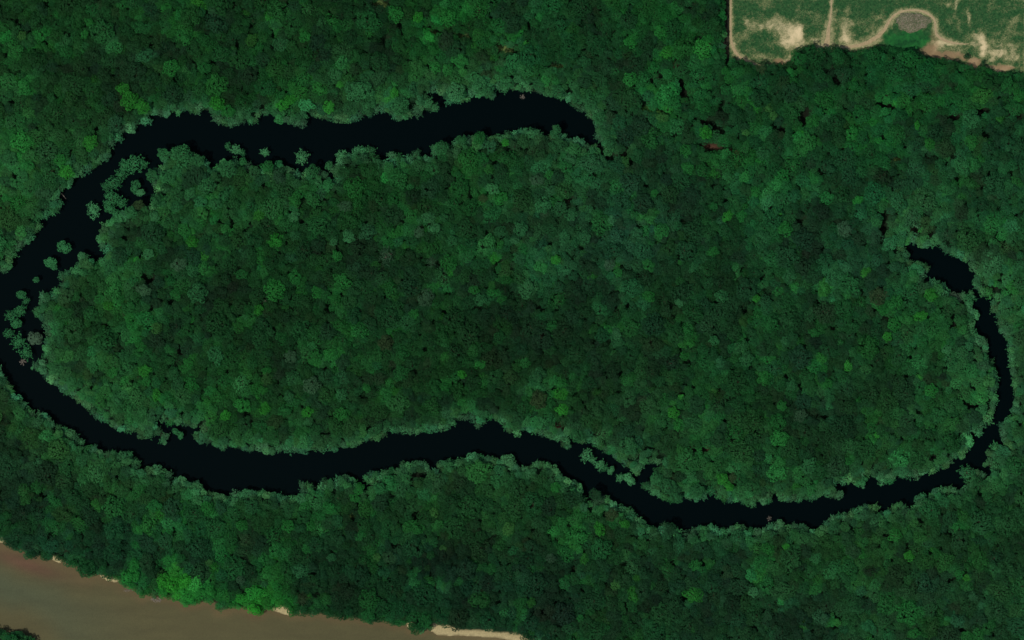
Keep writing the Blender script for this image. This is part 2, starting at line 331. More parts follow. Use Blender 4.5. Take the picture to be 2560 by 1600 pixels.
for x, y, a, b in DARKG:
    sand -= 0.35 * np.exp(-(((C[:, 0] - x) / a) ** 2 + ((C[:, 1] - y) / b) ** 2))
sand += 0.20 * vnoise(C, 60, 11) + 0.20 * vnoise(C, 28, 12) + 0.16 * vnoise(C, 12, 13)
sand += np.where((Q[:, 1] < 0) | (Q[:, 0] > 2560), 0.25, 0)
hollow = smooth(1.35, 0.75, np.sqrt(((C[:, 0] - 1540) / 175) ** 2 + ((C[:, 1] - 300) / 78) ** 2) + 0.22 * vnoise(C, 40, 14) + 0.1 * vnoise(C, 14, 15))
brown = smooth(1.4, 0.6, np.sqrt(((C[:, 0] - 1820) / 190) ** 2 + ((C[:, 1] - 405 - 0.2 * (C[:, 0] - 1820)) / 34) ** 2)) \
      + smooth(1.4, 0.6, np.sqrt(((C[:, 0] - 2060) / 60) ** 2 + ((C[:, 1] - 480) / 45) ** 2)) + smooth(1.4, 0.5, np.sqrt(((C[:, 0] - 600) / 70) ** 2 + ((C[:, 1] - 460) / 26) ** 2)) \
      + smooth(1.4, 0.5, np.sqrt(((C[:, 0] - 2270) / 110) ** 2 + ((C[:, 1] - 512 - 0.12 * (C[:, 0] - 2270)) / 18) ** 2)) + smooth(1.5, 0.6, np.sqrt(((C[:, 0] - 1740) / 50) ** 2 + ((C[:, 1] - 320) / 70) ** 2)) * .6
C = C0
sand = sand * (1 - hollow)
TRK = [[(212,-400,26),(208,0,26),(206,200,30),(210,300,36),(232,370,46),(270,420,44),(320,450,38),(380,478,30),(440,492,22)],
 [(1000,362,40),(1060,352,44),(1150,342,52),(1240,318,66),(1310,278,70),(1370,220,60),(1405,160,48),(1440,115,40),(1500,82,36),(1580,70,34),(1660,80,34),(1720,112,34),(1752,150,36),(1758,200,38),(1768,255,44),(1820,295,46),(1890,318,34),(1960,326,18),(2010,326,8)],
 [(972,-300,22),(970,0,22),(968,80,22),(960,140,34),(950,200,50),(945,260,70),(938,310,92),(930,365,120)]]
for tk_ in TRK:
    for (xa, ya, wa), (xb, yb, wb) in zip(tk_[:-1], tk_[1:]):
        L2 = (xb - xa) ** 2 + (yb - ya) ** 2
        u_ = np.clip(((C[:, 0] - xa) * (xb - xa) + (C[:, 1] - ya) * (yb - ya)) / L2, 0, 1)
        dd = np.hypot(C[:, 0] - xa - u_ * (xb - xa), C[:, 1] - ya - u_ * (yb - ya)); ww = (wa + (wb - wa) * u_)
        sand = np.maximum(sand, 0.78 * smooth(1.2, .3, dd / ww + .25 * vnoise(C, 18, 88)))
id_ = np.arange(len(Q)).reshape(len(fy), len(fx))
q4 = np.stack([id_[1:, :-1], id_[1:, 1:], id_[:-1, 1:], id_[:-1, :-1]], -1).reshape(-1, 4)
kp = (look(SD_FLD, Q) < 14) & (Q[:, 0] > 1823)
q4 = q4[kp[q4].all(1)]
V = np.stack([(Q[:, 0] - 1280) * S, (800 - Q[:, 1]) * S, 0.02 + 0.05 * vnoise(C, 50, 21) - 0.5 * hollow], 1)
V[:, 2] = np.maximum(V[:, 2], -0.1)
mm, t_, b_ = new_mat("patchy_meadow", 0.95, 0.08)
s1 = attr(t_, "sand").outputs["Fac"]
n1 = noise(t_, 0.9, 8, 0.85); n2 = noise(t_, 0.16, 6, 0.7); n3 = noise(t_, 0.5, 5, 0.6)
v = math_n(t_, 'ADD', s1, math_n(t_, 'MULTIPLY', math_n(t_, 'SUBTRACT', n1, 0.5), 4.0))
v = math_n(t_, 'ADD', v, math_n(t_, 'MULTIPLY', math_n(t_, 'SUBTRACT', n2, 0.5), 1.6))
fs = mrange(t_, v, 0.15, 1.15, 0.0, 1.0)
grass = mixc(t_, mrange(t_, n3, 0.35, 0.65, 0, 1), lin((22, 58, 30)), lin((46, 84, 46)))
sandc = mixc(t_, mrange(t_, s1, 0.5, 1.5, 0, 1), lin((128, 128, 86)), lin((206, 186, 144)))
c0 = mixc(t_, fs, grass, sandc)
c0 = mixc(t_, attr(t_, "brown").outputs["Fac"], c0, lin((136, 110, 82)))
c0 = mixc(t_, attr(t_, "hollow").outputs["Fac"], c0, mixc(t_, mrange(t_, n2, 0.38, 0.62, 0, 1), lin((20, 62, 32)), lin((34, 98, 44))))
c0 = scale_col(t_, c0, mrange(t_, noise(t_, 2.4, 4, 0.7), 0.3, 0.7, 0.85, 1.15))
t_.links.new(c0, b_.inputs["Base Color"])
me = mesh_np("meadow", V, q4.ravel(), 4, mm)
vattr(me, "sand", 'FLOAT', sand); vattr(me, "hollow", 'FLOAT', hollow); vattr(me, "brown", 'FLOAT', np.clip(brown, 0, 1) * 0.8)
link("meadow", me, kind="structure")

mt, t_, b_ = new_mat("packed_sand_track", 0.95, 0.05)
c1 = mixc(t_, mrange(t_, noise(t_, 0.6, 6, 0.7), 0.3, 0.7, 0, 1), lin((136, 122, 90)), lin((172, 152, 116)))
t_.links.new(scale_col(t_, c1, mrange(t_, noise(t_, 2.6, 4, 0.7), 0.3, 0.7, 0.85, 1.15)), b_.inputs["Base Color"])
def track(pts, zz, seed):
    pts = [(*T(x, y), w / 3.024) for x, y, w in pts]
    q = []
    for i in range(len(pts) - 1):
        p0 = pts[max(i - 1, 0)]; p1 = pts[i]; p2 = pts[i + 1]; p3 = pts[min(i + 2, len(pts) - 1)]
        n = max(2, int(math.hypot(p2[0] - p1[0], p2[1] - p1[1]) / 1.5))
        for k in range(n):
            u = k / n
            q.append([0.5 * ((2 * p1[j]) + (-p0[j] + p2[j]) * u + (2 * p0[j] - 5 * p1[j] + 4 * p2[j] - p3[j]) * u * u + (-p0[j] + 3 * p1[j] - 3 * p2[j] + p3[j]) * u ** 3) for j in range(3)])
    q.append(list(pts[-1])); q = np.array(q)
    d = np.gradient(q[:, :2], axis=0); d /= np.linalg.norm(d, axis=1)[:, None] + 1e-9
    nrm = np.stack([-d[:, 1], d[:, 0]], 1)
    s = np.arange(len(q)); ss = np.stack([s * 1.5, s * 0], 1)
    wl = q[:, 2] / 2 * (1 + 0.22 * vnoise(ss, 9, seed) + 0.2 * vnoise(ss, 3, seed + 1)); wr = q[:, 2] / 2 * (1 + 0.22 * vnoise(ss, 9, seed + 2) + 0.2 * vnoise(ss, 3, seed + 3))
    A, B = q[:, :2] + nrm * wl[:, None], q[:, :2] - nrm * wr[:, None]
    Vv = []
    for a, c, b in zip(A, q[:, :2], B):
        for p in (a, c, b): Vv.append(((p[0] - 1280) * S, (800 - p[1]) * S, zz))
    F = []
    for i in range(len(q) - 1):
        for j in (0, 1): F += [3 * i + j, 3 * i + j + 1, 3 * i + j + 4, 3 * i + j + 3]
    me = mesh_np("dirt_track", Vv, F, 4, mt)
    link("dirt_track", me, kind="structure")
for k_, tk_ in enumerate(TRK):
    track([(x, y, w * .42) for x, y, w in tk_], 0.13 + .02 * k_, 31 + 10 * k_)

# ------------------------------------------------------------------ tree building
mleaf, t_, b_ = new_mat("leaves", 0.75, 0.12)
ti = attr(t_, "tint", 'INSTANCER').outputs["Color"]
lv = attr(t_, "leafvar").outputs["Fac"]
cc = scale_col(t_, ti, mrange(t_, lv, 0, 1, 0.6, 1.42))
hy = mixc(t_, mrange(t_, lv, 0.75, 1.0, 0, 0.16), cc, lin((110, 130, 60)))
t_.links.new(cc, b_.inputs["Base Color"])
tr = t_.nodes.new("ShaderNodeBsdfTranslucent"); ms = t_.nodes.new("ShaderNodeMixShader")
t_.links.new(cc, tr.inputs[0]); ms.inputs[0].default_value = 0.3
t_.links.new(b_.outputs[0], ms.inputs[1]); t_.links.new(tr.outputs[0], ms.inputs[2])
t_.links.new(ms.outputs[0], t_.nodes["Material Output"].inputs[0])
mbark, t_, b_ = new_mat("bark", 0.9, 0.1)
t_.links.new(mixc(t_, noise(t_, 3, 5), lin((70, 58, 44)), lin((104, 92, 74))), b_.inputs["Base Color"])
mdead, t_, b_ = new_mat("bleached_wood", 0.85, 0.1)
t_.links.new(mixc(t_, noise(t_, 2, 5), lin((104, 96, 84)), lin((158, 148, 134))), b_.inputs["Base Color"])
mlog, t_, b_ = new_mat("mossy_log", 0.9, 0.1)
t_.links.new(mixc(t_, noise(t_, 2, 5), lin((70, 130, 84)), lin((110, 160, 120))), b_.inputs["Base Color"])

def crown_mesh(seed, kind):
    r = np.random.default_rng(seed)
    C_, R_, = [], []
    if kind == 'round':
        n = 16
        for i in range(n):
            a = i * 2.399 + r.uniform(-.4, .4); rho = math.sqrt((i + .5) / n) * 0.70 * r.uniform(.86, 1.1)
            C_.append((rho * math.cos(a), rho * math.sin(a), 0.28 + 0.62 * math.sqrt(max(0, 1 - (rho / 0.88) ** 2)) + r.uniform(-.07, .07)))
            R_.append(r.uniform(.25, .36))
    elif kind == 'lobed':
        n = int(r.integers(7, 10))
        for i in range(n):
            a = i * 2 * math.pi / n + r.uniform(-.35, .35); rho = r.uniform(.45, .66)
            C_.append((rho * math.cos(a), rho * math.sin(a), r.uniform(.35, .68))); R_.append(r.uniform(.26, .4))
        for i in range(4):
            a = r.uniform(0, 6.3); rho = r.uniform(0, .3)
            C_.append((rho * math.cos(a), rho * math.sin(a), r.uniform(.72, .95))); R_.append(r.uniform(.26, .36))
    else:                                   # ragged: sprays on long limbs with gaps between
        n = int(r.integers(7, 10))
        for i in range(n):
            a = i * 2 * math.pi / n + r.uniform(-.3, .3); L = r.uniform(.72, 1.12)
            for f, rr_ in ((.12, .2), (.34, .17), (.52, .15), (.7, .12), (.86, .10), (1.0, .08)):
                aa = a + r.uniform(-.1, .1)
                C_.append((L * f * .92 * math.cos(aa), L * f * .92 * math.sin(aa), .85 - .5 * f * f + r.uniform(-.06, .06)))
                R_.append(rr_ * r.uniform(.85, 1.15))
            for sgn in (-1, 1):                  # side sprays
                f = r.uniform(.5, .75); aa = a + sgn * r.uniform(.28, .42)
                C_.append((L * f * math.cos(aa), L * f * math.sin(aa), .6 + r.uniform(-.08, .08))); R_.append(r.uniform(.08, .13))
    C_, R_ = np.array(C_), np.array(R_)
    per = 1350 if kind == 'round' else (1250 if kind == 'lobed' else 900)
    w = R_ ** 2; w /= w.sum()
    li = r.choice(len(R_), per, p=w)
    d = r.normal(size=(per, 3)); d[:, 2] = np.abs(d[:, 2]) * 1.0 - 0.30
    d /= np.linalg.norm(d, axis=1)[:, None]
    pos = C_[li] + d * R_[li][:, None] * r.uniform(.72, 1.10, (per, 1)) * np.array([1, 1, .85])
    # keep only leaves not buried deep in a neighbouring lobe
    dist = np.linalg.norm((pos[:, None, :] - C_[None]) / np.array([1, 1, .85]), axis=2) / R_[None]
    dist[np.arange(per), li] = 9
    keep = dist.min(1) > .70
    pos, d, li = pos[keep], d[keep], li[keep]
    m = len(pos)
    nn = d * .8 + r.normal(size=(m, 3)) * .40 + np.array([0, 0, .45]); nn /= np.linalg.norm(nn, axis=1)[:, None]
    a = np.cross(nn, r.normal(size=(m, 3))); a /= np.linalg.norm(a, axis=1)[:, None]
    b = np.cross(nn, a)
    s1_ = r.uniform(.045, .085, (m, 1)) * (1.0 if kind != 'ragged' else .8); s2 = s1_ * r.uniform(.5, .9, (m, 1))
    lift = nn * s1_ * r.uniform(-.3, .5, (m, 1))
    Vt = np.stack([pos - a * s1_, pos + b * s2 + lift, pos + a * s1_, pos - b * s2 + lift * .5], 1).reshape(-1, 3)
    me = mesh_np("crown", Vt, np.arange(len(Vt)), 4, mleaf)
    lobev = r.uniform(-.16, .16, len(R_))
    vattr(me, "leafvar", 'FLOAT', np.clip(r.beta(2.2, 2.2, m) + lobev[li], 0, 1), 'FACE')
    return me

def tube(V_, F_, p0, p1, r0, r1, n=6):
    p0, p1 = Vector(p0), Vector(p1); d = (p1 - p0).normalized()
    u = d.orthogonal().normalized(); w = d.cross(u)
    i0 = len(V_)
    for p, r in ((p0, r0), (p1, r1)):
        for k in range(n):
            a = 2 * math.pi * k / n
            V_.append(tuple(p + (u * math.cos(a) + w * math.sin(a)) * r))
    for k in range(n): F_ += [i0 + k, i0 + (k + 1) % n, i0 + n + (k + 1) % n, i0 + n + k]

def trunk_mesh(seed):                     # unit height 1, crown radius 1
    r = random.Random(seed); V_, F_ = [], []
    p = Vector((0, 0, -.06)); rad = .085
    for k in range(5):
        q = p + Vector((r.uniform(-.03, .03), r.uniform(-.03, .03), .19)); tube(V_, F_, p, q, rad, rad * .8, 7); rad *= .8; p = q
        if k > 1:
            for j in range(2):
                a = r.uniform(0, 6.28); e = q + Vector((math.cos(a) * .32, math.sin(a) * .32, .1)); f = e + Vector((math.cos(a) * .26, math.sin(a) * .26, .03))
                tube(V_, F_, q, e, rad * .55, rad * .35, 5); tube(V_, F_, e, f, rad * .35, rad * .12, 5)
    return mesh_np("trunk", V_, F_, 4, mbark)

def dead_mesh(seed, mat, spread=1.0, n=9):
    r = random.Random(seed); V_, F_ = [], []
    tube(V_, F_, (0, 0, -.05), (.02, 0, .55), .06, .045, 7)
    def br(p, a, el, L, rad, dep):
        d = Vector((math.cos(a) * math.cos(el), math.sin(a) * math.cos(el), math.sin(el) * .5)); q = p + d * L
        tube(V_, F_, p, q, rad, rad * .6, 5)
        if dep:
            for j in range(3): br(q if j else p + d * L * .6, a + r.uniform(-.8, .8), el + r.uniform(-.5, .3), L * r.uniform(.45, .7), rad * .6, dep - 1)
    for k in range(n):
        br(Vector((.01, 0, r.uniform(.3, .55))), k * 6.28 / n + r.uniform(-.3, .3), r.uniform(.2, 1.0), r.uniform(.35, .5) * spread, .05, 2)
    return mesh_np("branches", V_, F_, 4, mat)

ROUND = [crown_mesh(100 + i, 'round') for i in range(8)]
LOBED = [crown_mesh(200 + i, 'lobed') for i in range(7)]
RAGGED = [crown_mesh(300 + i, 'ragged') for i in range(7)]
CROWNS = ROUND + LOBED + RAGGED
KIND = {'round': (0, 8), 'lobed': (8, 15), 'ragged': (15, 22)}
TRUNKS = [trunk_mesh(400 + i) for i in range(3)]
DEADS = [dead_mesh(500 + i, mdead) for i in range(3)]

# ------------------------------------------------------------------ leaf colours
CLS = dict(d=(21,48,33), m=(22,70,35), g=(25,86,40), b=(33,108,44), l=(42,128,36), s=(42,95,60), p=(62,118,80), y=(62,104,50), r=(52,52,34), k=(58,78,64), o=(24,56,26))
WORD = dict(d='dark blue-green', m='mid green', g='fresh green', b='bright green', l='vivid lime green', s='sage green', p='pale sage', y='yellowish olive', r='brownish', k='dull grey-green', o='dark olive')
BASE = [(100,100,20,60,29),(500,100,20,63,30),(900,60,17,56,28),(1100,60,21,76,34),(1400,80,18,60,32),(1650,60,22,78,36),(100,300,28,71,37),(60,430,37,88,47),(300,200,21,57,31),(600,200,20,65,32),(700,270,25,82,38),(900,250,36,84,48),(1150,230,40,90,54),(1500,250,30,76,43),(1700,250,24,78,40),(1600,320,24,62,38),
(2000,200,18,62,32),(2300,200,20,73,37),(2500,200,23,73,37),(1900,350,23,72,39),(2200,350,21,73,37),(2500,380,21,60,37),(2100,480,23,68,40),(2450,500,24,66,39),(450,430,34,82,45),(600,500,28,74,39),(900,480,21,68,32),(1200,420,24,75,35),(1400,450,31,77,46),(1600,480,22,60,38),(1600,570,29,70,49),
(250,700,31,80,41),(450,700,24,66,36),(700,650,18,57,28),(700,850,18,55,28),(950,700,20,58,32),(1200,650,21,62,33),(1350,600,27,70,43),(1300,850,17,50,28),(1500,850,18,54,30),(1150,950,18,59,28),(400,900,23,66,35),(300,1000,37,85,47),(600,1000,25,71,34),(900,950,23,63,34),(900,1050,28,75,38),(1350,1000,23,65,32),(1600,1050,30,73,41),(1800,1100,29,77,41),(1800,950,21,66,34),
(2000,700,23,64,37),(1800,600,21,64,36),(1700,750,20,59,32),(2150,650,22,62,40),(2150,850,22,64,35),(2100,1000,21,58,33),(2300,850,27,77,41),(2450,950,37,88,52),(2350,1050,25,70,37),(2250,1100,29,74,39),(2300,570,37,86,52),(2480,700,33,77,45),(100,1050,33,75,39),(50,1200,23,55,35),(300,1200,30,69,37),(600,1280,22,64,33),(900,1270,22,61,33),(1150,1180,36,80,44),(1150,1280,23,64,33),
(1400,1250,23,64,33),(100,1320,22,62,40),(300,1350,19,58,37),(500,1400,18,58,36),(800,1450,17,52,30),(1100,1450,15,47,31),(1050,1540,18,62,33),(1400,1500,17,50,33),(1600,1370,22,61,33),(1700,1450,20,54,34),(2000,1400,27,71,37),(2200,1370,29,73,37),(2450,1330,25,67,37),(2000,1530,24,59,37),(2350,1500,25,60,37),(1500,1560,23,69,35),(2500,1100,31,75,44),(2540,900,29,71,41),(325,1438,28,92,42),(430,1455,40,118,44),(465,1470,36,108,42),(520,1480,30,96,42),(575,1440,18,58,34),(380,1425,20,62,38),(633,1520,38,120,42),(300,1395,18,58,34)]
BA = np.array(BASE, float)
LEAF_GAIN = np.array([1.24, 1.34, 1.08])
def base_col(P):
    P = np.atleast_2d(P)
    d2 = ((P[:, None, :] - BA[None, :, :2]) ** 2).sum(2) + 500
    w = d2 ** -2.0; w /= w.sum(1)[:, None]
    return w @ BA[:, 2:]
def leaf_tint(rgb): return lin(rgb) * LEAF_GAIN

# ------------------------------------------------------------------ trees read off the photo one by one: x, y, crown radius (px), colour, crown kind
HAND = """56 89 12 y|223 56 13 b|212 86 13 b|164 130 20 g|428 171 24 b|509 100 17 g|513 171 18 g|655 150 22 d|762 93 17 b|435 238 28 d|275 245 24 d|309 223 19 l|327 253 26 l|357 268 20 l|227 357 22 l|167 431 22 l|150 400 18 b|22 394 22 s|56 442 17 s|543 257 22 l|569 278 20 b|707 264 18 l|725 250 14 l|822 268 19 l|850 212 10 l|885 230 28 s|435 268 11 p
457 390 28 s|409 387 17 s|379 440 17 s|420 443 20 s|495 402 18 s|569 424 26 s|520 465 24 s|476 483 17 s|390 502 17 s|346 513 15 r|327 532 18 s|387 543 14 p|539 510 18 s|669 417 17 g|781 428 20 s|822 413 12 p|863 517 17 k|736 543 16 p
989 36 24 b|1044 44 15 l|1120 44 26 b|1279 60 28 d|1144 123 25 d|1207 107 19 g|1278 95 13 b|1517 131 20 d|1521 167 22 d|1461 202 22 d|1576 198 22 b|1572 52 24 d|1652 80 19 b|1767 99 14 b|1576 107 16 b|1088 167 17 b|1120 175 16 b|985 234 13 l|910 226 28 s|1001 266 24 s|921 262 18 s|1072 258 16 p R|1088 270 13 p R|1140 230 26 p|1199 214 22 s|1219 234 16 s|1267 210 20 s|1294 198 13 p|1346 214 17 s|1394 230 20 s|1437 242 17 s|1473 258 18 s|1501 294 18 s|1509 329 18 s|1525 357 17 s|1656 294 17 y|1663 317 17 g|1763 333 19 l L|1715 377 18 b|1719 421 18 b|1390 329 17 s L|1326 333 19 p R|1104 369 18 s|1152 349 14 s|1199 345 18 g|1263 357 11 l|1374 437 14 b|1251 496 19 b|1231 472 18 p|1342 452 17 k|1414 417 19 g|1358 512 25 s|1429 536 19 s|1473 544 13 s|1529 552 14 p|1505 508 20 d|1072 544 18 p|1084 571 18 p|1108 544 14 s|1048 580 15 k|1251 579 18 s|1302 571 21 s|1600 313 28 d|1255 433 19 d|1306 496 28 o|1783 516 14 g|1636 484 11 b|1675 488 26 o|1604 508 30 d|870 583 14 p
481 603 18 l|372 636 16 p|481 676 17 s|448 662 20 k|495 735 30 s|647 775 15 l|362 927 17 l|366 953 13 b|392 987 15 l|352 864 15 b|283 930 15 b|323 795 16 b|739 590 15 s|872 593 17 p|835 603 13 p|842 639 16 b|964 639 26 k R|667 927 14 b|706 848 18 g|792 732 16 b|779 963 24 k|855 987 18 s|723 993 17 s|769 1030 17 l|852 1033 19 b|915 970 14 b|1034 785 15 b|819 831 24 d|858 907 22 d|726 891 18 k|964 858 22 r|1007 881 20 g|604 686 15 g|293 1000 15 s|564 1040 15 l|663 1023 15 l|607 1013 22 b|392 821 17 y|359 725 17 k
1129 602 16 s|1122 658 22 b|1079 655 16 k R|1066 744 24 k|1185 724 15 b|1201 748 18 s|1390 648 15 l L|1287 602 12 p|1251 612 11 b|1410 592 16 s|1459 592 22 s|1525 662 16 k|1621 662 18 b|1654 576 20 b|1592 582 17 s|1430 790 22 d|1542 834 14 p|1552 857 13 s|1198 910 16 b|1155 936 13 l|1697 757 11 p|1621 741 18 b|1545 681 15 b|1380 814 17 g|1003 933 22 g|1711 890 13 b|1208 496 12 r
1907 593 20 s|1818 540 15 l|1964 573 21 b|1782 629 15 b|1805 741 20 s|1891 745 13 l|1785 850 16 s|1865 897 21 s|1911 946 22 b|1964 854 16 s|1977 963 17 s|2066 960 17 b|2367 874 13 p|2301 791 17 l|2235 811 20 b|2218 841 15 l|2113 573 24 k|1974 692 20 s|1924 814 24 g|1732 669 14 s|2328 738 19 l L|2195 741 26 r|2328 976 20 b
1402 985 17 l|1405 1025 17 l|1346 999 26 r|1684 1032 18 l|1697 1062 18 b|1743 1012 26 d|1948 1095 24 b|1955 1015 15 b|2001 1038 17 k|1806 1200 17 l|1822 1217 14 l|1832 1195 14 r|1644 1198 21 s L|1672 1218 24 s L|1690 1244 16 s L|1612 1215 13 s R|1740 1230 22 s L|2021 1164 22 s|1389 1220 15 b|1488 1236 17 d|1426 1243 26 d|1528 1286 20 r|1498 1323 17 l|1561 1310 15 l|1571 1115 26 s|1442 1091 20 s
410 1452 22 l L|433 1462 24 l L|462 1452 20 l|470 1488 20 b L|500 1486 18 b|526 1480 18 b L|408 1484 16 b L|335 1412 18 b|634 1523 17 l L|519 1271 20 b|605 1312 17 b|720 1315 18 b|776 1315 15 b|902 1338 17 g|950 1256 24 d|830 1393 11 s|943 1393 12 y|757 1497 20 r R|1084 1282 15 y|1110 1371 12 y|1270 1323 17 y|1166 1423 30 d|887 1245 15 b|898 1222 15 b|601 1449 14 k|523 1405 11 y|1062 1552 20 g|921 1538 20 g|325 1440 26 b L|556 1515 15 s R|1040 1574 15 m|216 1420 24 m L
2273 1390 15 l|1883 1479 15 p|1966 1367 11 l|1737 1411 17 b|2237 1338 20 b|1919 1370 17 b|1675 1322 17 d|1539 1463 15 y|2117 1343 24 d|1378 1396 15 k|2154 1385 11 b|2039 1396 16 s|2414 1591 15 b|2284 1583 15 b
1816 179 14 b|1823 198 13 b|1919 268 14 y|1932 288 12 y|2031 304 20 b|2292 314 10 l|2130 334 20 b|1872 403 15 b|1905 384 18 s|2431 298 28 s|2547 238 18 b|2034 139 28 m L|2094 141 22 m L|2273 148 26 g L|2185 142 22 m|1998 148 20 g|2110 185 26 d|1978 231 28 d|1902 171 14 r|2335 334 26 d|1889 479 16 b|2418 141 9 d L|2459 157 7 d L|1863 331 11 y"""
# trees standing on their own in open water, each with its own description
ISLES = [(336,409,27,'s','R','biggest broad sage tree at the north tip of the wooded islet in the lake'),(358,410,10,'s','R','small ragged tree at the eastern tip of the wooded islet in the lake'),
 (309,414,16,'s','R','ragged sage tree left of the biggest crown on the long wooded islet'),(302,436,17,'s','R','star-shaped tree, third from the north along the curved wooded islet'),
 (283,459,21,'s','R','wide ragged tree at the middle of the curved wooded islet'),(262,467,11,'s','R','small spiky tree leaning out on the west side of the curved wooded islet'),
 (277,494,21,'s','R','sage tree just below the narrow waist of the curved wooded islet'),(302,507,16,'s','R','ragged tree reaching east from the southern half of the curved wooded islet'),
 (273,520,14,'s','L','round sage tree on the lower west side of the curved wooded islet'),(288,533,12,'s','R','southernmost tree of the curved wooded islet, almost touching the shore'),
 (337,467,14,'s','L','small lone tree in the dark pool east of the curved wooded islet'),(349,481,9,'p','L','pale little bush beside the lone tree in the dark pool'),
 (233,526,19,'p','R','pale skeletal star-shaped tree alone in the lake southwest of the curved islet'),(159,618,17,'s','L','lone round bright sage tree in the lake, upper of the two off the notch'),
 (125,654,14,'s','L','lone sage tree in the lake below and left of the round one'),(132,666,10,'s','L','small tree hugging the lower right of a lone lake tree'),
 (89,700,8,'s','L','tiniest lone bush in the western lake'),(52,736,13,'s','L','upper ragged tree of the narrow pair near the left edge of the lake'),(63,752,9,'s','R','small lower tree of the narrow pair near the left edge of the lake'),
 (50,776,16,'s','R','upper right tree of the big clump in the westernmost water'),(28,788,19,'s','R','big left tree of the clump in the westernmost water'),(40,808,13,'s','L','lower tree of the big clump in the westernmost water'),
 (20,836,14,'s','R','ragged tree at the left edge, south of the big clump in the lake'),(45,854,20,'s','R','broad sage tree in the chain of lake trees near the left edge'),(87,846,18,'k','L','dark grey-green tree between the lake-tree chain and the inner shore'),
 (63,882,19,'s','R','round sage tree at the south end of the western lake-tree chain'),(568,364,10,'s','R','left tree of the slim drifting clump in the northern arm'),(589,373,14,'p','R','middle pale tree of the slim clump in the northern arm'),
 (606,381,10,'s','R','right tree of the slim clump in the northern arm'),(661,380,11,'p','R','narrow pale grey bush alone in the northern arm'),(754,393,20,'p','R','squarish pale spiky tree alone in the northern arm'),
 (1465,1138,18,'p','R','first tree of the diagonal row of islets in the southern arm'),(1499,1163,15,'p','R','second, ragged tree of the diagonal row of islets in the southern arm'),(1482,1151,10,'p','R','small tree bridging the first two islets of the diagonal row in the southern arm'),(1513,1171,10,'s','R','small tree near the lower end of the second islet of the diagonal row'),(1528,1176,9,'p','L','tiny bush ending the second islet of the diagonal row'),
 (1551,1194,13,'p','R','left tree of the last, oblong islet in the diagonal row'),(1574,1199,14,'p','L','right tree of the last, oblong islet in the diagonal row'),(438,1079,9,'s','L','upper left bush of the tiny islet by the southwest inner shore'),
 (451,1089,9,'s','L','lower right bush of the tiny islet by the southwest inner shore'),(2154,1206,15,'s','L','small tree jutting from the inner shore into the southeastern arm'),(2208,1200,16,'p','R','pale spiky tree with bare twigs jutting into the southeastern arm'),
 (2422,1183,24,'s','R','broad ragged tree with bare twigs standing off the southeast bend'),(2386,744,17,'k','L','grey-green tree closing the foot of the small eastern pool'),(2425,748,17,'s','R','ragged tree in the narrows below the small eastern pool'),
 (2440,785,11,'p','L','small pale bush on the water just south of the eastern narrows'),(1306,243,0,'','',''),(852,388,16,'p','R','pale spiky tree poking into the northern arm from the inner shore'),(1416,1106,13,'p','R','pale tree on the spit before the diagonal row of islets'),(1392,1092,14,'p','R','second tree back along the spit before the diagonal islets')]
ISLES = [i for i in ISLES if i[2] > 0]

trees = []      # dict x,y,r,cls,kind,top,rgb,label
def add_tree(x, y, r, rgb, kind, top, cls=None, label=None, hand=False, el=None):
    trees.append(dict(x=x, y=y, r=r, rgb=np.array(rgb, float), kind=kind, top=top, cls=cls, label=label, hand=hand, el=el))
KN = {'R': 'ragged', 'L': 'lobed'}
for tok in HAND.replace("\n", "|").split("|"):
    f = tok.split()
    x, y, r, c = float(f[0]), float(f[1]), float(f[2]), f[3]
    k = KN[f[4]] if len(f) > 4 else random.choice(['round', 'round', 'lobed'])
    top = 15.2 + 0.25 * r * random.uniform(.85, 1.1) + (.6 if c in 'spl' else 0) - (.8 if c in 'dro' else 0)
    if r < 10: top = 7
    rgb = np.array(CLS[c], float) * .55 + base_col((x, y))[0] * .45
    add_tree(x, y, r, rgb * random.uniform(.94, 1.06), k, top, c, None, True)
for x, y, r, c, k, lab in ISLES:
    add_tree(x, y, r * 1.14, np.array(CLS[c], float) * random.uniform(1.02, 1.14), KN[k], 6 + r * .32, c, lab, True)
NH = len(trees)

# spatial hash for spacing
CELL = 24
hashg = {}
def put(i):
    t = trees[i]; hashg.setdefault((int(t['x'] // CELL), int(t['y'] // CELL)), []).append(i)
for i in range(len(trees)): put(i)
def clear(x, y, r, k):
    cx, cy = int(x // CELL), int(y // CELL)
    for a in range(cx - 3, cx + 4):
        for b in range(cy - 3, cy + 4):
            for i in hashg.get((a, b), ()):
                t = trees[i]; d = math.hypot(t['x'] - x, t['y'] - y)
                if d < k * (t['r'] + r): return False
    return True

def edge_sd(P):
    P = np.atleast_2d(P)
    return np.minimum(np.minimum(look(SD_LAKE, P), look(SD_RIV, P)), look(SD_FLD, P))
def vary(rgb, n=.16):
    g = math.exp(random.gauss(0, n))
    return rgb * g * np.array([random.uniform(.9, 1.14), random.uniform(.98, 1.02), random.uniform(.92, 1.08)])

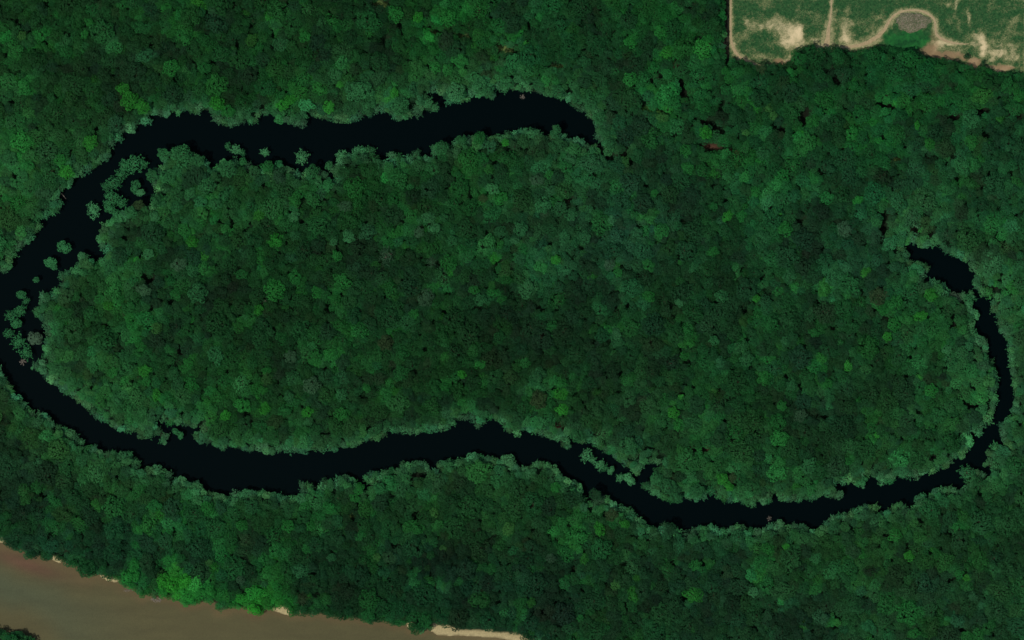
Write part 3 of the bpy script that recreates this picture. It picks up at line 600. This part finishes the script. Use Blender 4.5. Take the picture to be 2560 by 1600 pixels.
# trees that make the shore and field edges
def edge_trees(poly, rmin, rmax, col, mixw, kinds, skip=None, ttop=(11, 15), out=.86):
    B = resample(poly, 1.5)
    nxt = 0.0; s = 0.0
    for i in range(len(B)):
        a, b = B[i - 1], B[i]
        s += math.hypot(*(b - a))
        if s < nxt: continue
        if not (-320 < b[0] < 2880 and -320 < b[1] < 1920): continue
        r = random.uniform(rmin, rmax)
        # outward normal by probing
        t_ = B[(i + 3) % len(B)] - B[i - 3]; t_ = t_ / (np.hypot(*t_) + 1e-6)
        n_ = np.array([t_[1], -t_[0]])
        if inside(np.array([b + n_ * 3]), poly)[0]: n_ = -n_
        c = b + n_ * r * out
        sd = edge_sd(c)[0]
        if sd < r * .62:
            r = max(4.5, sd * 1.15) if sd > 4 else 0
        if r < 4.4: nxt = s + 3; continue
        if skip and skip(c): nxt = s + 6; continue
        if not clear(c[0], c[1], r, .46): nxt = s + 3; continue
        rgb = base_col(c)[0] * (1 - mixw) + np.array(col, float) * mixw
        k = random.choice(kinds)
        if random.random() < .12: rgb = rgb * .5 + .5 * np.array(CLS['g' if random.random() < .5 else 'p'], float)
        add_tree(c[0], c[1], r, vary(rgb, .12), k, random.uniform(*ttop))
        put(len(trees) - 1)
        nxt = s + r * 1.0
beach_skip = lambda c: any(sdist(np.array([c]), b, 3)[0] < q for b, q in zip(BEACH, (4, 5, 1, 1, -9, 1, -9)))
random.seed(11)
edge_trees(LAKE, 10, 21, (58, 110, 76), .9, ['lobed', 'ragged', 'ragged', 'ragged'], ttop=(9, 13))
edge_trees(RIVER, 9, 18, CLS['m'], .3, ['lobed'], skip=beach_skip, ttop=(8, 12), out=.9)
edge_trees(FIELD, 9, 18, CLS['m'], .3, ['lobed', 'round'], skip=lambda c: c[1] < -60 and c[0] > 1850, ttop=(9, 12))

# the rest of the wood, big crowns first
MX = 300
cand = []
kks = []
for rr, n, kk_ in ((30, 900, .62), (24, 1400, .60), (20, 3500, .57), (16, 8000, .55), (12.5, 14000, .53), (17, 22000, .40), (12, 30000, .38), (9.5, 40000, .42)):
    Pn = np.stack([rng.uniform(-MX, 2560 + MX, n), rng.uniform(-MX, 1600 + MX, n)], 1)
    R = rng.uniform(rr * .88, rr * 1.14, n)
    sdv = edge_sd(Pn)
    ok = sdv > R * .8
    for g in GAPS:
        gd = gapdist(Pn, g)
        ok &= gd > .82 + R * (.34 if g[5] == 's' and g[0] not in (1779, 1828) else .5 if g[5] in 'gs' else .42) / min(g[2], g[3])
    for b in BEACH[:2]:
        q = np.hypot(Pn[:, 0] - b[0][0], Pn[:, 1] - b[0][1]) < 300
        if q.any():
            dd = sdist(Pn[q], b, 4); w = np.where(q)[0]; ok[w[dd < R[w] * .7]] = False
    cand.append((Pn[ok], R[ok], kk_))
for Pn, R, kk in cand:
    bc = base_col(Pn)
    sdl = look(SD_LAKE, Pn)
    patch = vnoise(Pn, 46, 61); patch2 = vnoise(Pn, 95, 62); patch3 = vnoise(Pn, 38, 63)
    for j in range(len(Pn)):
        x, y = Pn[j]; r = R[j]
        if not clear(x, y, r, kk): continue
        rgb = bc[j].copy()
        u = random.random() * .4 + .3 + .62 * patch[j]
        if u < .17: rgb = rgb * .42 + np.array(CLS['d']) * .58 * .94
        elif u > .84: rgb = rgb * .62 + np.array(CLS['b']) * .38
        v_ = random.random() * .5 + .25 + .5 * patch3[j]
        if v_ < .10: rgb = rgb * .8 + np.array(CLS['r']) * .2
        elif v_ > .90: rgb = rgb * .7 + np.array(CLS['s']) * .3
        if random.random() < .006: rgb = rgb * .6 + np.array(CLS['l']) * .4
        e = min(.85, max(0, 1 - sdl[j] / 48) * 1.3)
        if sdl[j] > 0: rgb = rgb * (1 - e) + np.array((46, 97, 63)) * e
        rgb = vary(rgb, .075) * (1 + .15 * patch2[j] + .16 * patch3[j])
        kind = random.choices(['round', 'lobed', 'ragged'], [.5, .36, .14])[0]
        top = 14.5 + .2 * r + random.uniform(-1.0, 1.0)
        if edge_sd((x, y))[0] < 22: top -= 2
        if kk < .45: top -= 1.3
        add_tree(x, y, r, rgb, kind, top)
        put(len(trees) - 1)
print("trees", len(trees), "hand", NH)

# ------------------------------------------------------------------ which are built one by one: the 290 that show largest in the frame
for i, t in enumerate(trees):
    inframe = 4 < t['x'] < 2556 and 4 < t['y'] < 1596
    t['score'] = (t['r'] + (12 if i < NH else 0)) if inframe else -1
order = sorted(range(len(trees)), key=lambda i: -trees[i]['score'])
IND = set(order[:292])

def where(x, y):
    P1 = np.array([[x, y]])
    sl, sr, sf = look(SD_LAKE, P1)[0], look(SD_RIV, P1)[0], look(SD_FLD, P1)[0]
    inner = inside(P1, [(1499,361),(1600,430),(2000,520),(2210,600),(2263,607),(2300,690),(2440,780),(2499,945),(2420,1141),(2090,1250),(1680,1260),(1420,1127),(1190,1060),(900,1120),(640,1130),(400,1110),(250,1060),(70,930),(150,700),(240,600),(370,500),(370,430),(460,367),(640,412),(1000,385),(1200,333)])[0]
    if sf < 40: return "on the meadow's edge"
    if sr < 40: return "on the brown river's bank"
    if sl < 34:
        if inner: return "on the lake's inner shore"
        return "on the lake's outer shore"
    if inner: return "in lake-ringed woods"
    if x > 1560 and y < 600: return "in woods below the meadow"
    if y < 430: return "in woods above the lake"
    return "between lake and river" if y > 1150 and x < 1350 else "in woods outside the lake"
used = set()
def label_for(t, i):
    if t['label']: return t['label']
    c = t['cls']
    if c is None:
        best = min(CLS, key=lambda k: float(((np.array(CLS[k]) - t['rgb']) ** 2).sum())); c = best
    colr = WORD[c]
    size = 'broad' if t['r'] > 21 else ('' if t['r'] > 12 else 'small')
    for prec in (0, 1, 2):
        px, py = round(t['x'] / 25.6, prec), round(t['y'] / 16.0, prec)
        if prec == 0: px, py = int(px), int(py)
        s = f"{size} {colr} tree {where(t['x'], t['y'])}, {px}% across, {py}% down the photo".strip()
        if len(s.split()) > 16: s = f"{colr} tree {where(t['x'], t['y'])}, {px}% across, {py}% down the photo"
        if s not in used: break
    used.add(s); return s

def crown_index(kind):
    a, b = KIND[kind]; return random.randrange(a, b)
random.seed(23)
n_isle0 = NH - len(ISLES)
for i in sorted(IND):
    t = trees[i]
    wx, wy = W(t['x'], t['y']); r = t['r'] * S
    isle = n_isle0 <= i < NH
    zb = -1.6 if isle else 0.0
    root = bpy.data.objects.new("broadleaf_tree", None); COL.objects.link(root)
    root.location = (wx, wy, zb); root.empty_display_size = 1
    root["label"] = label_for(t, i); root["category"] = "tree"
    root["group"] = "trees standing in the lake" if isle else "broadleaf trees of the riverside woods"
    h = t['top'] - zb
    cr = bpy.data.objects.new("crown", CROWNS[crown_index(t['kind'])]); COL.objects.link(cr); cr.parent = root
    sx = r * random.uniform(1.0, 1.14); sy = r * random.uniform(.94, 1.05); sz = r * random.uniform(.7, .92)
    cr.scale = (sx, sy, sz); cr.location = (0, 0, h - 1.2 * sz); cr.rotation_euler = (0, 0, random.uniform(0, 6.28))
    tc_ = leaf_tint(t['rgb']); cr["tint"] = [float(v) for v in tc_]
    tk = bpy.data.objects.new("trunk", TRUNKS[i % 3]); COL.objects.link(tk); tk.parent = root
    tk.scale = (r * .8, r * .8, h - .55 * sz); tk.rotation_euler = (0, 0, random.uniform(0, 6.28))

# ------------------------------------------------------------------ the rest of the wood: one object, instanced crowns and trunks
rest = [t for i, t in enumerate(trees) if i not in IND]
n = len(rest)
pos = np.array([[*W(t['x'], t['y']), 0.0] for t in rest])
rad = np.array([t['r'] * S for t in rest]); top = np.array([t['top'] for t in rest])
szs = rad * rng.uniform(.68, .9, n)
pc = pos.copy(); pc[:, 2] = top - 1.2 * szs
me = bpy.data.meshes.new("woodland_canopy")
me.vertices.add(n); me.vertices.foreach_set("co", pc.astype(np.float32).ravel())
vattr(me, "scl", 'FLOAT_VECTOR', np.stack([rad * rng.uniform(.98, 1.34, n), rad * rng.uniform(.84, 1.04, n), szs], 1))
rot = rng.uniform(0, 6.28, n)
vattr(me, "rot", 'FLOAT_VECTOR', np.stack([rng.uniform(-.12, .12, n), rng.uniform(-.12, .12, n), rot], 1))
vattr(me, "tint", 'FLOAT_COLOR', np.array([leaf_tint(t['rgb']) for t in rest]))
vid = np.array([crown_index(t['kind']) for t in rest])
vattr(me, "vid", 'INT', vid)
hh = top - .55 * szs
vattr(me, "tscl", 'FLOAT_VECTOR', np.stack([rad * .8, rad * .8, hh], 1))
vattr(me, "tpos", 'FLOAT_VECTOR', pos)
me.update()
wood = link("woodland_canopy", me, kind="stuff", label="unbroken green canopy of smaller broadleaf trees filling the woods around the lake", category="woodland")

# first tree with each crown mesh lends its mesh to the canopy
src = {}
for o in COL.objects:
    if o.type == 'MESH' and o.name.split('.')[0] in ('crown', 'trunk') and o.data.name not in src: src[o.data.name] = o
ng = bpy.data.node_groups.new("canopy_nodes", 'GeometryNodeTree')
ng.interface.new_socket("Geometry", in_out='INPUT', socket_type='NodeSocketGeometry')
ng.interface.new_socket("Geometry", in_out='OUTPUT', socket_type='NodeSocketGeometry')
N = ng.nodes.new; Lk = ng.links.new
gi, go = N("NodeGroupInput"), N("NodeGroupOutput")
def named(nm, typ):
    n_ = N("GeometryNodeInputNamedAttribute"); n_.data_type = typ; n_.inputs["Name"].default_value = nm
    return next(o for o in n_.outputs if o.enabled and o.name == "Attribute")
def bank(meshes):
    j = N("GeometryNodeJoinGeometry"); order_ = []
    for m in reversed(meshes):
        ob = src.get(m.name)
        if ob is None: continue
        oi = N("GeometryNodeObjectInfo"); oi.transform_space = 'ORIGINAL'; oi.inputs["Object"].default_value = ob
        ti_ = N("GeometryNodeGeometryToInstance"); Lk(oi.outputs["Geometry"], ti_.inputs[0]); Lk(ti_.outputs[0], j.inputs[0])
    return j.outputs[0]
jo = N("GeometryNodeJoinGeometry")
ip = N("GeometryNodeInstanceOnPoints")
Lk(gi.outputs[0], ip.inputs["Points"]); Lk(bank(CROWNS), ip.inputs["Instance"]); ip.inputs["Pick Instance"].default_value = True
Lk(named("vid", 'INT'), ip.inputs["Instance Index"]); Lk(named("rot", 'FLOAT_VECTOR'), ip.inputs["Rotation"]); Lk(named("scl", 'FLOAT_VECTOR'), ip.inputs["Scale"])
sp = N("GeometryNodeSetPosition"); Lk(gi.outputs[0], sp.inputs["Geometry"]); Lk(named("tpos", 'FLOAT_VECTOR'), sp.inputs["Position"])
ip2 = N("GeometryNodeInstanceOnPoints")
Lk(sp.outputs[0], ip2.inputs["Points"]); Lk(bank(TRUNKS[:1]), ip2.inputs["Instance"]); Lk(named("tscl", 'FLOAT_VECTOR'), ip2.inputs["Scale"])
Lk(ip.outputs[0], jo.inputs[0]); Lk(ip2.outputs[0], jo.inputs[0]); Lk(jo.outputs[0], go.inputs[0])
md = wood.modifiers.new("canopy", 'NODES'); md.node_group = ng

# ------------------------------------------------------------------ dead trees, logs, driftwood, brush pile
def dead(x, y, r, top, lab, di, zb=0.0):
    wx, wy = W(x, y)
    root = bpy.data.objects.new("dead_tree", None); COL.objects.link(root); root.location = (wx, wy, zb)
    root["label"] = lab; root["category"] = "dead tree"; root["group"] = "bare dead trees"
    b = bpy.data.objects.new("branches", DEADS[di % 3]); COL.objects.link(b); b.parent = root
    b.scale = (r * S, r * S, (top - zb) * .9); b.rotation_euler = (0, 0, x % 6.28)
    V_, F_ = [], []
    tube(V_, F_, (0, 0, -.5), (.2, .1, (top - zb) * .55), .32, .2, 8)
    tm = mesh_np("trunk", V_, F_, 4, mdead); tk = bpy.data.objects.new("trunk", tm); COL.objects.link(tk); tk.parent = root
dead(53, 905, 13, 7, "bare grey dead tree in the water at the foot of the western tree chain", 0, -1.6)
dead(1306, 241, 9, 5, "small bare snag at the water's edge under the northern arm's top bank", 1, -1.6)
dead(1925, 1297, 9, 9, "thin bare snag poking from the south bank of the southeastern arm", 2)
dead(2127, 880, 14, 17, "pinkish grey leafless tree in the eastern woods ringed by the lake", 0)
dead(660, 756, 12, 17, "pale leafless tree right of a lime tree in the western woods", 1)
dead(968, 634, 20, 20.5, "wide grey half-dead tree in the middle of the ringed woods", 2)
dead(2440, 1190, 10, 12, "bare pinkish twigs beside the ragged tree off the bend", 1, -1.6)

def log(name, x, y, L, ang, rad, mat, lab, z=.3):
    V_, F_ = [], []
    n_ = 7
    for k in range(n_):
        a, b = k / n_, (k + 1) / n_
        bend = lambda q: .04 * L * math.sin(q * 3)
        tube(V_, F_, ((a - .5) * L, bend(a), .1 * math.sin(a * 5)), ((b - .5) * L, bend(b), .1 * math.sin(b * 5)), rad * (1 - .5 * a), rad * (1 - .5 * b), 8)
    for q in (.3, .55, .8):
        tube(V_, F_, ((q - .5) * L, bend(q), 0), ((q - .38) * L, bend(q) + .12 * L * (1 if q < .5 else -1), .3), rad * .35, rad * .12, 5)
    o = link(name, mesh_np(name, V_, F_, 4, mat), label=lab, category="log")
    o.location = (*W(x, y), z); o.rotation_euler = (0, 0, math.radians(ang)); return o
log("fallen_log", 2288, 564, 8.5, -26, .42, mlog, "mossy pale green fallen trunk across a gap north of the small eastern pool", 3.0)
log("fallen_log", 154, 488, 7.5, -48, .2, mdead, "thin bare trunk lying over the notch in the western outer shore", .6)
log("fallen_log", 1490, 366, 7.0, 20, .25, mdead, "grey log lying where the northern arm ends", .2)

def heap(name, x, y, rx, ry, hgt, n_, L, rad, mat, lab, cat, seed):
    r = random.Random(seed); V_, F_ = [], []
    for k in range(n_):
        a = r.uniform(0, 6.28); q = math.sqrt(r.random()); px, py = rx * q * math.cos(a), ry * q * math.sin(a)
        zz = hgt * (1 - q * q) * r.uniform(.5, 1.05); aa = r.uniform(0, 6.28); l = L * r.uniform(.5, 1.2) / 2; e = r.uniform(-.35, .35)
        d = Vector((math.cos(aa), math.sin(aa), e)) * l; c = Vector((px, py, zz + .15)); w = rad * r.uniform(.5, 1.4)
        tube(V_, F_, c - d, c + d, w, w * .5, 5)
    o = link(name, mesh_np(name, V_, F_, 4, mat), label=lab, category=cat); o.location = (*W(x, y), 0); return o
mbrush, t_, b_ = new_mat("weathered_brush", 0.9, 0.05)
gm = t_.nodes.new("ShaderNodeNewGeometry")
cb = mixc(t_, gm.outputs["Random Per Island"], lin((96, 90, 74)), lin((160, 148, 128)))
t_.links.new(cb, b_.inputs["Base Color"])
# piled earth and cut branches in the loop of the track
pile = bpy.data.objects.new("brush_pile", None); COL.objects.link(pile)
pile.location = (*W(2284, 53), 0.0)
pile["label"] = "grey heap of cut branches inside the looping dirt track"; pile["category"] = "brush pile"
Vp, Fp = [(0, 0, 1.5)], []
K, M = 48, 10
rp = np.random.default_rng(77)
for j in range(1, M + 1):
    for k in range(K):
        a = 2 * math.pi * k / K; q = j / M
        wob = 1 + .10 * math.sin(3 * a + 1) + .07 * math.sin(7 * a) + .05 * math.sin(11 * a + 2)
        Vp.append((14.2 * q * wob * math.cos(a), 8.0 * q * wob * math.sin(a), 1.5 * (1 - q ** 2) + rp.uniform(-.12, .12) * (1 - q) - (.15 if j == M else 0)))
mesh_faces = []
for k in range(K): mesh_faces.append((0, 1 + k, 1 + (k + 1) % K))
for j in range(M - 1):
    for k in range(K):
        mesh_faces.append((1 + j * K + k, 1 + (j + 1) * K + k, 1 + (j + 1) * K + (k + 1) % K, 1 + j * K + (k + 1) % K))
mnd = bpy.data.meshes.new("mound"); mnd.from_pydata(Vp, [], mesh_faces); mnd.update()
mmo, t_, b_ = new_mat("earth_and_chips", 0.95, 0.05)
t_.links.new(mixc(t_, mrange(t_, noise(t_, .9, 7, .75), .35, .65, 0, 1), lin((40, 72, 38)), lin((120, 110, 90))), b_.inputs["Base Color"])
mnd.materials.append(mmo)
mo = bpy.data.objects.new("mound", mnd); COL.objects.link(mo); mo.parent = pile
r_ = random.Random(5); V_, F_ = [], []
for k in range(260):
    a = r_.uniform(0, 6.28); q = math.sqrt(r_.random()) * .92; px, py = 13.5 * q * math.cos(a), 7.4 * q * math.sin(a)
    aa = r_.gauss(.3, 1.1); l = r_.uniform(.6, 2.4); w = r_.uniform(.04, .13)
    w *= 1.6; c = Vector((px, py, 1.5 * (1 - q * q) + .18)); d = Vector((math.cos(aa), math.sin(aa), r_.uniform(-.2, .2))) * l
    tube(V_, F_, c - d, c + d, w, w * .4, 4)
br = bpy.data.objects.new("cut_branches", mesh_np("cut_branches", V_, F_, 4, mbrush)); COL.objects.link(br); br.parent = pile
heap("driftwood_pile", 386, 1501, 4.2, 1.9, .5, 34, 3.4, .12, mdead, "whitish driftwood snagged against the brown river's wooded bank", "driftwood", 3)
heap("driftwood_pile", 318, 1478, 3.6, .8, .2, 16, 2.8, .1, mdead, "thin line of bleached driftwood at the river bank below the bright trees", "driftwood", 4)
